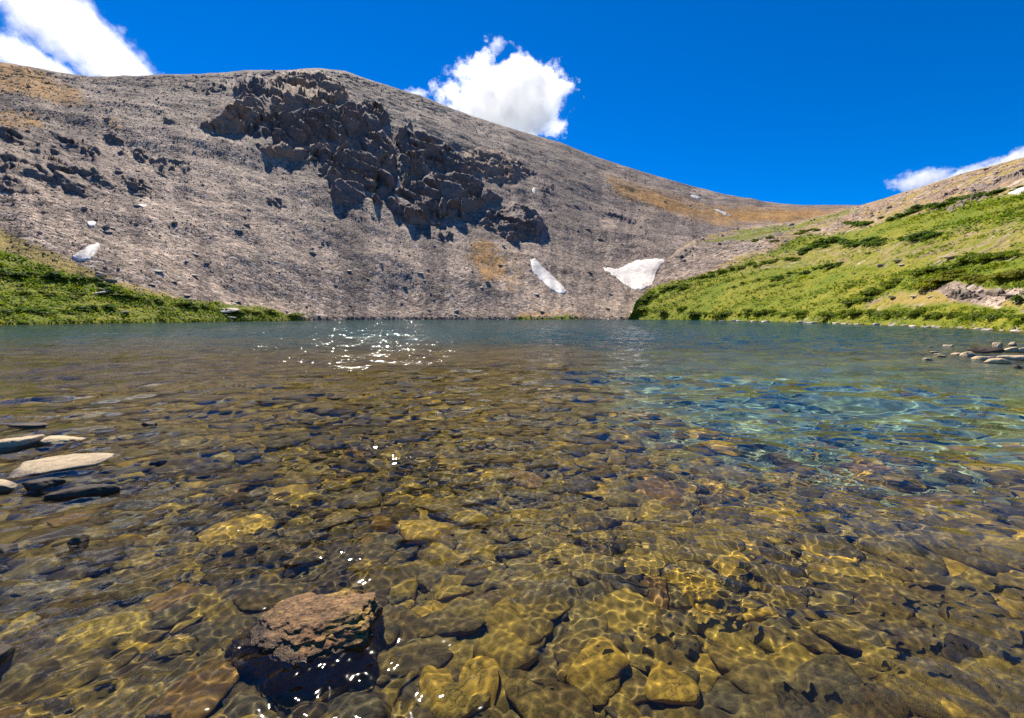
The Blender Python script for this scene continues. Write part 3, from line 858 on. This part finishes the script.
bed = mesh('lake_bed', np.stack([xb, yb, zb], -1).reshape(-1, 3), grid(na, nr)[:, ::-1], M_bed, True, {'zone': np.stack([np.clip(db / 2.6, 0, 1).ravel(), pool(xb, yb).ravel(), 0 * db.ravel()], 1)})
tag(bed, 'stony brown and olive lake bottom seen through clear water', kind='structure')
RECV = [bed]


# ------------------------------------------------------------------ stones under water
def stone_mat(name, a, b, c3):
    n = NT(name); c = n.coord(); oi = n.n('ShaderNodeObjectInfo')
    off = n.n('ShaderNodeVectorMath', operation='ADD'); n.l(c, off.inputs[0]); n.l(oi.outputs['Random'], off.inputs[1])
    v = off.outputs[0]
    col = n.mix(n.ramp(n.noise(v, 1.6, 6, .62), [(.35, 0.), (.68, 1.)]), a, b)
    col = n.mix(n.ramp(n.noise(v, 9., 9, .74), [(.52, 0.), (.68, .6)]), col, c3)
    n.bsdf(col, .75, n.bump(n.noise(v, 8., 9, .75), 1., .005), .3)
    return n.m


ST = {'ochre': stone_mat('ochre_stone', (.47, .275, .026), (.30, .18, .02), (.12, .068, .01)),
      'olive': stone_mat('olive_stone', (.32, .20, .024), (.18, .115, .016), (.42, .25, .035)),
      'dark brown': stone_mat('brown_stone', (.15, .078, .015), (.24, .125, .02), (.06, .036, .008)),
      'greyish': stone_mat('grey_stone', (.20, .155, .075), (.13, .10, .05), (.08, .06, .025))}
SV = {}
for i, (cn, mt) in enumerate(ST.items()):
    SV[cn] = []
    for k in range(7):
        v, f = rock(4, 100 + i * 20 + k, 22, 9, .05, 2.6, 5)
        o = mesh('lakebed_stone', v, f, mt, True); SV[cn].append(o.data); bpy.data.objects.remove(o)

placed = []


def put_stone(x, y, s, cn, label, flat=.42, rot=None, top=None, elong=1.):
    d = float(depth(np.float64(x), np.float64(y)))
    o = bpy.data.objects.new('lakebed_stone', random.choice(SV[cn])); COL.objects.link(o)
    hz = s * flat
    hz = min(hz, max(.02, (d - .05) * .5)); z = -d + hz * .4
    z = min(z, -.035 - hz * .95) if top is None else top - hz * .9
    o.location = (x, y, z); o.scale = (s * elong, s * random.uniform(.65, .95), hz)
    o.rotation_euler = (random.uniform(-.16, .16), random.uniform(-.16, .16), random.uniform(0, 6.3) if rot is None else rot)
    tag(o, label, 'stone', 'stones lying under the clear shallow water')
    RECV.append(o); placed.append((x, y, s))


named = [(596, 665, .24, .135, 'ochre', 'flat ochre stone with crisp edges lying right of the bottom middle'), (425, 532, .26, .22, 'ochre', 'long ochre slab under water up behind the lichen boulder to its right'),
         (505, 655, .24, .15, 'olive', 'tilted olive stone left of the flat crisp edged ochre stone'), (505, 620, .22, .12, 'olive', 'upright rounded olive stone below the brightest ripples in the middle'),
         (668, 690, .24, .11, 'ochre', 'ochre stone at the bottom edge right of the flat crisp edged one'), (768, 516, .38, .30, 'ochre', 'pinkish flat stone in the deeper water right of the middle'),
         (650, 492, .36, .3, 'dark brown', 'large dark slab in the greenish water right of the middle'), (480, 695, .24, .11, 'ochre', 'golden brown stone at the bottom edge left of centre'),
         (235, 535, .26, .22, 'ochre', 'broad brown slab under water above and left of the lichen boulder'), (435, 690, .22, .12, 'ochre', 'rust coloured stone at the bottom edge right of the lichen boulder'),
         (870, 465, .7, .33, 'dark brown', 'dark sunken slab in the right part of the teal shallows'), (935, 500, .55, .28, 'dark brown', 'long dark sunken slab near the right frame edge')]
for x, y, dp, s, cn, lab in named:
    p = refracted(x, y, dp); put_stone(p[0], p[1], s, cn, lab, .3, elong=1.15, top=-.15 if y > 500 and x < 700 else None)
r = random.Random(3)
cnt, tries = 0, 0
while cnt < 288 and tries < 60000:
    tries += 1
    x, y = r.uniform(-60, 1084), r.uniform(395, 790)
    if y < 470 and r.random() < .55: continue
    p = refracted(x, y, .24)
    dd = math.hypot(p[0], p[1])
    s = r.choice([.055, .065, .075, .085, .095, .105, .12, .15, .185]) * (1 + .05 * dd) * r.uniform(.9, 1.15)
    if any((p[0] - a) ** 2 + (p[1] - b) ** 2 < (.72 * (s + c_)) ** 2 for a, b, c_ in placed): continue
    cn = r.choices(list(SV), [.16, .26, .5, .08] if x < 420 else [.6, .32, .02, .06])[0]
    big = 'small' if s < .12 else 'middling' if s < .17 else 'large'
    where = 'in the shallows left of the lichen boulder' if x < 240 else 'in the golden shallows around the middle' if x < 680 else 'in the shallows on the right side'
    put_stone(p[0], p[1], s, cn, '%s %s stone on the lake bottom %s' % (big, cn, where), r.uniform(.3, .55) * (.75 if s > .2 else 1)); cnt += 1

# the thousands of smaller ones: one mass
VV, FF, TT = [], [], []; off = 0
lowv = [rock(2, 400 + k, 16, 9, .03) for k in range(14)]
lowh = [rock(3, 430 + k, 20, 9, .04, 2.6, 4) for k in range(10)]
r = np.random.default_rng(5); N = 0
while N < 11000:
    x, y = r.uniform(-80, 1104), 318 + (800 - 318) * r.uniform(0, 1) ** .9
    if y < 342: continue
    p = refracted(x, y, .3); dd = math.hypot(p[0], p[1])
    if dd > 44: continue
    d = float(depth(np.float64(p[0]), np.float64(p[1])))
    if r.random() < .93 * float(sstep(.02, .9, pool(np.float64(p[0]), np.float64(p[1])))): continue
    s = .022 * (1 + min(r.pareto(1.6), 3.6)) * (1 + .15 * dd) * r.uniform(.8, 1.2)
    s = min(s, .4)
    v, f = (lowh if dd < 4 and s > .05 else lowv)[r.integers(10)]
    hz = min(s * r.uniform(.3, .6), max(.015, (d - .05) * .45))
    z = min(-d + hz * .35, -.03 - hz)
    tl = r.normal() * .15
    v = v * np.array([s * r.uniform(.8, 1.3), s * r.uniform(.65, 1.), hz]); v = np.stack([v[:, 0] + tl * v[:, 2], v[:, 1], v[:, 2] + tl * v[:, 0]], 1)
    VV.append(rotz(v, r.uniform(0, 6.3)) + np.array([p[0], p[1], z])); FF.append(f + off); off += len(v)
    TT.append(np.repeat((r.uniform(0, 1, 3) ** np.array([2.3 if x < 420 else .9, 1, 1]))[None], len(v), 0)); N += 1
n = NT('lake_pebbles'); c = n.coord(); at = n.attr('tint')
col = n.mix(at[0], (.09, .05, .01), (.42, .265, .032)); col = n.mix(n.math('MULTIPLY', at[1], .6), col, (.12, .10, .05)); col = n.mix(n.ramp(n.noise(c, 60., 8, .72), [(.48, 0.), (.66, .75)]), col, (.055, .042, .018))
n.bsdf(col, .75, n.bump(n.noise(c, 60., 8, .72), .9, .012), .3)
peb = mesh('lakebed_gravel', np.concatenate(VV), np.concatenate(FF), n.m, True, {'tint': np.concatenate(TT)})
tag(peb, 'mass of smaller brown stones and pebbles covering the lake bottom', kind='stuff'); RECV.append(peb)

# ------------------------------------------------------------------ rocks that break the surface
def wet_band(n, col, c):
    """a wet strip just above the waterline: darker and shinier stone"""
    g_ = n.n('ShaderNodeNewGeometry'); sp_ = n.n('ShaderNodeSeparateXYZ'); n.l(g_.outputs['Position'], sp_.inputs[0])
    h_ = n.math('ADD', sp_.outputs[2], n.math('MULTIPLY', n.math('SUBTRACT', n.noise(c, 7., 5, .6), .5), .05))
    w_ = n.ramp(h_, [(.018, 1.), (.04, 0.)])
    return n.mix(w_, col, n.mix(1., col, (.36, .33, .3), 'MULTIPLY')), n.ramp(w_, [(0, .88), (1, .28)])


n = NT('lichen_rock'); c = n.coord()
col = n.mix(n.ramp(n.noise(c, 9., 8, .65), [(.38, 0.), (.62, 1.)]), (.34, .19, .08), (.15, .088, .042))
col = n.mix(n.ramp(n.noise(c, 5.5, 6, .6, .6), [(.55, 0.), (.66, .9)]), col, (.46, .29, .065))
col = n.mix(n.ramp(n.noise(c, 3.4, 6, .6), [(.56, 0.), (.68, .8)]), col, (.44, .19, .06))
col = n.mix(n.ramp(n.noise(c, 42., 6, .75), [(.46, 0.), (.58, .75)]), col, (.05, .036, .028))
hh = n.math('ADD', n.noise(c, 14., 8, .7), n.math('MULTIPLY', n.noise(n.scale(c, (1., 2.2, 5.)), 7., 5, .6), .9))
col, ro = wet_band(n, col, c); n.bsdf(col, ro, n.bump(hh, 1., .035), .4); M_lichen = n.m
n = NT('dry_slab'); c = n.coord(); oi = n.n('ShaderNodeObjectInfo')
col = n.mix(n.ramp(n.noise(c, 4., 8, .65), [(.36, 0.), (.64, 1.)]), (.62, .47, .28), (.46, .35, .2))
col = n.mix(n.ramp(n.noise(c, 16., 6, .7), [(.5, 0.), (.7, .65)]), col, (.16, .12, .075))
col = n.mix(n.math('MULTIPLY', oi.outputs['Random'], .35), col, (.30, .25, .2))
col, ro = wet_band(n, col, c); n.bsdf(col, ro, n.bump(n.noise(c, 11., 8, .7), .8, .04), .4); M_slab = n.m
n = NT('wet_dark_rock'); c = n.coord()
n.bsdf(n.mix(n.ramp(n.noise(c, 5., 8, .65), [(.35, 0.), (.65, 1.)]), (.035, .028, .022), (.10, .075, .05)), .7, n.bump(n.noise(c, 9., 8, .7), .7, .03), .2); M_wet = n.m


HERO = [(-.28, -.38, .88, .72), (.15, .3, .94, .8), (.42, -.7, .55, .78), (-.8, -.25, .5, .86), (0, 1, .15, .85), (1, .15, .15, .92), (-.45, -.85, .45, .8), (-.9, .4, .2, .95), (0, 0, -1, .8)]


def emergent(px_, py_, wid, dep_, hgt, mat, label, rot=0., seed=0, tilt=(0, 0), name='emergent_rock', sub=5, under=.35, group='rocks breaking the water surface', rough=.07, zoff=0.):
    p = on_water(np.float64(px_), np.float64(py_))
    wid *= 1 if px_ > 300 else .78
    v, f = rock(sub, 700 + seed, 11, 12, rough, 2.4, 6, HERO if sub == 6 else None)
    if sub == 6:
        q_ = v / np.linalg.norm(v, axis=1, keepdims=True)
        fv, fc = facets(v * np.array([3., 3., 6.]), 5); v = v + q_ * (.055 * fv - .03 * sstep(.1, 0, fc) + .03 * ridged(v * 9, 3))[:, None]
    v[:, 2] = np.where(v[:, 2] > 0, v[:, 2] / max(v[:, 2].max(), .01) * hgt, v[:, 2] * under)
    v[:, 0] *= wid / 2; v[:, 1] *= dep_ / 2
    v[:, 2] += v[:, 0] * tilt[0] + v[:, 1] * tilt[1] + zoff
    v = rotz(v, rot)
    o = mesh(name, v, f, mat, True); o.location = p
    tag(o, label, 'rock', group); RECV.append(o)
    return o


emergent(311, 628, .68, .47, .10, M_lichen, 'rough lichen crusted boulder standing out of the water in the foreground', rot=-.05, seed=1, tilt=(.11, .03), sub=6, rough=.14)
emergent(52, 467, 1.12, .5, .075, M_slab, 'long pale tan slab lying flat above the water at the left', rot=.42, seed=2, tilt=(.02, .1), rough=.13)
emergent(12, 446, .62, .42, .10, M_slab, 'pale slab with a dark shaded front cut by the left frame edge', rot=.1, seed=3, rough=.12)
emergent(64, 442, .72, .40, .07, M_slab, 'low pale tan slab just behind the long one', rot=.1, seed=4, rough=.12)
emergent(80, 491, .6, .11, .035, M_wet, 'dark wet ledge in front of the long pale slab', rot=.22, seed=5, tilt=(.0, .05))
emergent(45, 484, .34, .18, .05, M_wet, 'small dark wet stone between the long pale slab and the dark ledge', rot=.3, seed=6)
emergent(8, 550, .15, .12, .04, M_wet, 'small black wet stone at the left frame edge', seed=7)
emergent(78, 541, .14, .11, .045, M_wet, 'tiny dark stone poking out right of the black one at the left edge', seed=8)
emergent(-3, 660, .12, .13, .05, M_wet, 'brown wet rock cut by the left frame edge near the bottom', seed=9)
emergent(28, 427, .5, .2, .06, M_wet, 'thin dark rock behind the pale slabs at the left', rot=.1, seed=10)
emergent(108, 431, .34, .16, .05, M_wet, 'dark rock tip right of the pale slabs', rot=-.1, seed=11)
emergent(150, 424, .28, .12, .04, M_wet, 'smallest dark rock tip farthest right of the pale slabs', rot=.1, seed=12)
emergent(4, 486, .3, .2, .05, M_slab, 'pale stone at the left frame edge in front of the long slab', seed=13)
G2 = 'rocks of the low spit by the right shore'
for i, (x, y, w, d_, h, mt, lab) in enumerate([
    (982, 352.5, 1.25, .6, .26, M_wet, 'dark flat topped slab in the middle of the right spit'), (997, 347.5, .5, .4, .3, M_slab, 'pale round rock behind the dark slab of the spit'),
    (966, 356, .55, .4, .2, M_slab, 'pale low rock at the tip of the right spit'), (1010, 352, .7, .5, .26, M_slab, 'pale block right of the dark slab of the spit'),
    (985, 360, .8, .45, .16, M_slab, 'flat tan rock at the front of the right spit'), (1000, 363, .75, .4, .2, M_wet, 'dark rock at the front right of the spit'),
    (1017, 360, .9, .5, .2, M_slab, 'wide pale rock where the spit leaves the frame'), (1012, 345, .5, .35, .2, M_wet, 'dark rock at the back of the spit by the frame edge'),
    (950, 347, .45, .3, .14, M_slab, 'lone pale rock left of the spit tip'), (956, 355, .35, .25, .12, M_wet, 'small dark rock just off the spit tip'),
    (1022, 352, .6, .5, .25, M_slab, 'pale rock half cut by the frame at the end of the spit'), (1017, 368, .3, .2, .1, M_wet, 'small dark rock in front of the spit'),
    (934, 353, .3, .2, .08, M_slab, 'left one of the tiny pale stones off the spit'), (938, 355, .25, .2, .07, M_slab, 'middle one of the tiny pale stones off the spit'),
    (942, 356.5, .25, .2, .07, M_slab, 'right one of the tiny pale stones off the spit'), (928, 359.5, .25, .2, .07, M_slab, 'nearest of the tiny pale stones off the spit'), (931, 347, .25, .2, .07, M_slab, 'farthest of the tiny pale stones off the spit')]):
    emergent(x, y, w * 1.1, d_, h * .9, M_slab if i in (5, 7, 9) else mt, lab.replace('dark rock at the', 'brown rock at the').replace('small dark rock just off', 'small tan rock just off'), rot=.15 * math.sin(i * 3), seed=20 + i, sub=4, group=G2, rough=.16)
r = random.Random(9)
for i in range(60):
    x = r.uniform(720, 1060); y = np.interp(x, shore[:, 0], shore[:, 1]) + (x - 1024 > 0) * (x - 1024) * .06
    p = on_water(np.float64(x), np.float64(y + r.uniform(-.2, .5)))
    s = np.linalg.norm(p) / F * r.uniform(1.1, 3.2)
    o = bpy.data.objects.new('shore_stone', r.choice(bvar)); COL.objects.link(o); o.location = p; o.scale = (s, s * .7, s * .45); o.rotation_euler = (0, 0, r.uniform(0, 6))
    tag(o, 'pale stone in the bright line of stones along the right shore', 'stone', 'stones along the right shoreline')

# ------------------------------------------------------------------ water
na, rws = 1300, []
yy = np.concatenate([np.linspace(900, 345, 1250), np.linspace(344.5, 318.6, 330)])
rr_ = HC * F / ((yy - 316.5)); rr_ = np.concatenate([np.linspace(.05, rr_[0] * .99, 40), rr_[rr_ < 600]])
azw = np.radians(np.linspace(-72, 72, na))
Aw, Rw = np.meshgrid(azw, rr_)
xw, yw = Rw * np.sin(Aw), Rw * np.cos(Aw)
dr = np.gradient(rr_)[:, None] * np.ones_like(Rw)
zw = np.zeros_like(xw)
r = np.random.default_rng(2)
gust = .75 + .35 * fbm(np.stack([xw / 2.6, yw / 2.6, 0 * xw], -1), 2)
far_ = .52 + .48 * sstep(3., 10., Rw)
rip = (1 + .3 * sstep(.3, -1.5, xw) - .12 * sstep(0, 1.5, xw)) * (.66 + .6 * sstep(-.35, .45, fbm(np.stack([xw / 1.4, yw / 1.1, 0 * xw + 8], -1), 3)))
WD = math.radians(-82)
for lam, sl_, spread, nw in ((.05, .042, 1.4, 12), (.08, .05, 1.2, 14), (.13, .066, 1.0, 16), (.21, .078, .8, 14), (.38, .085, .6, 12), (.8, .10, .5, 10), (1.7, .085, .4, 9), (3.3, .05, .35, 7)):
    for i in range(nw):
        l_ = lam * r.uniform(.78, 1.3); th = WD + r.normal() * spread; k = 2 * math.pi / l_
        a = sl_ * math.sqrt(2. / nw) / k
        zw += a * np.sin(k * (xw * math.cos(th) + yw * math.sin(th)) + r.uniform(0, 6.3)) * np.clip(l_ / (3. * dr) - .6, 0, 1) * (rip if lam < .3 else far_)
zw *= gust * (1 - .42 * sstep(3.4, 1.8, Rw) * sstep(-1.2, .1, xw))


def water_mat(name, bump):
    n = NT(name)
    nrm = None
    if bump:
        c = n.coord(); geo = n.n('ShaderNodeNewGeometry')
        acc = geo.outputs['Normal']
        patch = n.ramp(n.noise(n.scale(c, (.5, 1., 1.)), .16, 4, .6), [(.3, .8), (.7, 1.08)])
        for sc_, k in ((.8, .14), (3.2, .20), (11., .24), (37., .24)):
            x = n.n('ShaderNodeTexNoise'); n.l(n.scale(c, (1., 1.6, 1.)), x.inputs['Vector']); x.inputs['Scale'].default_value = sc_; x.inputs['Detail'].default_value = 1
            a_ = n.n('ShaderNodeVectorMath', operation='SUBTRACT'); n.l(x.outputs['Color'], a_.inputs[0]); a_.inputs[1].default_value = (.5, .5, .5)
            b_ = n.n('ShaderNodeVectorMath', operation='MULTIPLY'); n.l(a_.outputs[0], b_.inputs[0]); b_.inputs[1].default_value = (k * bump * .7, k * bump * 1.3, 0)
            s_ = n.n('ShaderNodeVectorMath', operation='SCALE'); n.l(b_.outputs[0], s_.inputs[0]); n.l(patch, s_.inputs['Scale'])
            d_ = n.n('ShaderNodeVectorMath', operation='ADD'); n.l(acc, d_.inputs[0]); n.l(s_.outputs[0], d_.inputs[1]); acc = d_.outputs[0]
        x = n.n('ShaderNodeVectorMath', operation='NORMALIZE'); n.l(acc, x.inputs[0]); nrm = x.outputs[0]
    gl = n.n('ShaderNodeBsdfGlossy'); gl.inputs['Roughness'].default_value = .045 if not bump else .06
    rf = n.n('ShaderNodeBsdfRefraction'); rf.inputs['Roughness'].default_value = 0; rf.inputs['IOR'].default_value = 1.333; rf.inputs['Color'].default_value = (.93, .98, .97, 1)
    fr = n.n('ShaderNodeFresnel'); fr.inputs[0].default_value = 1.333
    if nrm is not None:
        for q in (gl, rf, fr): n.l(nrm, q.inputs['Normal'])
    mx = n.n('ShaderNodeMixShader'); n.l(fr.outputs[0], mx.inputs[0]); n.l(rf.outputs[0], mx.inputs[1]); n.l(gl.outputs[0], mx.inputs[2]); n.l(mx.outputs[0], n.out.inputs[0])
    return n.m


fw = grid(na, len(rr_))
wat = mesh('lake_water', np.stack([xw, yw, zw], -1).reshape(-1, 3), fw, [water_mat('clear_water', 0), water_mat('open_water', 3.5)], True)
wat.data.polygons.foreach_set('material_index', (Rw.ravel()[fw[:, 0]] > 13).astype(np.int32))
tag(wat, 'clear rippled mountain lake water', kind='structure')
wat.cycles.is_caustics_caster = True
for o in RECV: o.cycles.is_caustics_receiver = True


# ------------------------------------------------------------------ clouds
def cloud(px_, py_, D, wpx, hpx, label, dens, scale, cov=.0, lob=None, rot=0., dep=.7, soft=.5):
    c_ = CAM + ray(np.float64(px_), np.float64(py_)) * D
    k = D / F / math.hypot(1, (px_ - CX) / F)
    sx, sy, sz = wpx / 2 * k * 1.25, wpx / 2 * k * dep, hpx / 2 * k * 1.25
    v, f = ico(4)
    v = v * (1.25 + .12 * fbm(v * 1.7 + D, 3))[:, None]
    n = NT('cloud_vapour'); c = n.coord()
    w = n.noise(n.scale(c, (wpx / hpx, wpx * dep / hpx, 1.)), scale, 10, .64)
    ln = n.n('ShaderNodeVectorMath', operation='LENGTH'); n.l(c, ln.inputs[0])
    e = n.math('SUBTRACT', 1.0 + cov, ln.outputs['Value'])
    e = n.math('ADD', e, n.math('MULTIPLY', n.math('SUBTRACT', w, .5), 2.4))
    e = n.ramp(e, [(.12, 0.), (.12 + soft, 1.)])
    vol = n.n('ShaderNodeVolumePrincipled'); vol.inputs['Color'].default_value = (1, 1, 1, 1); vol.inputs['Anisotropy'].default_value = .35
    n.l(n.math('MULTIPLY', e, dens), vol.inputs['Density']); n.l(vol.outputs[0], n.out.inputs['Volume'])
    o = mesh('cloud', v, f, n.m, True); o.location = c_; o.scale = (sx, sy, sz); o.rotation_euler = (0, rot, -math.atan2(c_[0], c_[1]))
    tag(o, label, 'cloud', 'white clouds in the blue sky')
    return o


cloud(507, 103, 2600, 88, 66, 'round white cumulus cloud rising behind the mountain ridge', .015, 1.7, soft=.1)
cloud(60, 24, 3000, 150, 44, 'large bright cloud bank slanting down to the left skyline', .007, 1.5, cov=-.04, rot=.55, soft=.3)
cloud(8, 51, 3300, 100, 17, 'smaller white cloud strip under the large bank at the left edge', .009, .8, rot=.32, soft=.25)
cloud(920, 181, 2600, 40, 20, 'small wispy cloud just above the right hill crest', .016, 1.3, cov=-.02, soft=.25)
cloud(958, 177, 2700, 40, 12, 'flat wisp of cloud peeping over the right hill crest', .016, 1., cov=-.02, rot=-.3, soft=.25)
cloud(1012, 162, 2700, 56, 16, 'cloud edge behind the right hill at the frame edge', .016, 1., rot=-.3, soft=.25)
cloud(497, 44, 2600, 13, 13, 'tiny wisp floating on top of the round cumulus', .012, 1.5, cov=-.1, soft=.3)
cloud(417, 94, 2700, 20, 8, 'tiny cloud scrap peeping over the ridge left of the cumulus', .012, 1.3, cov=-.05, soft=.3)
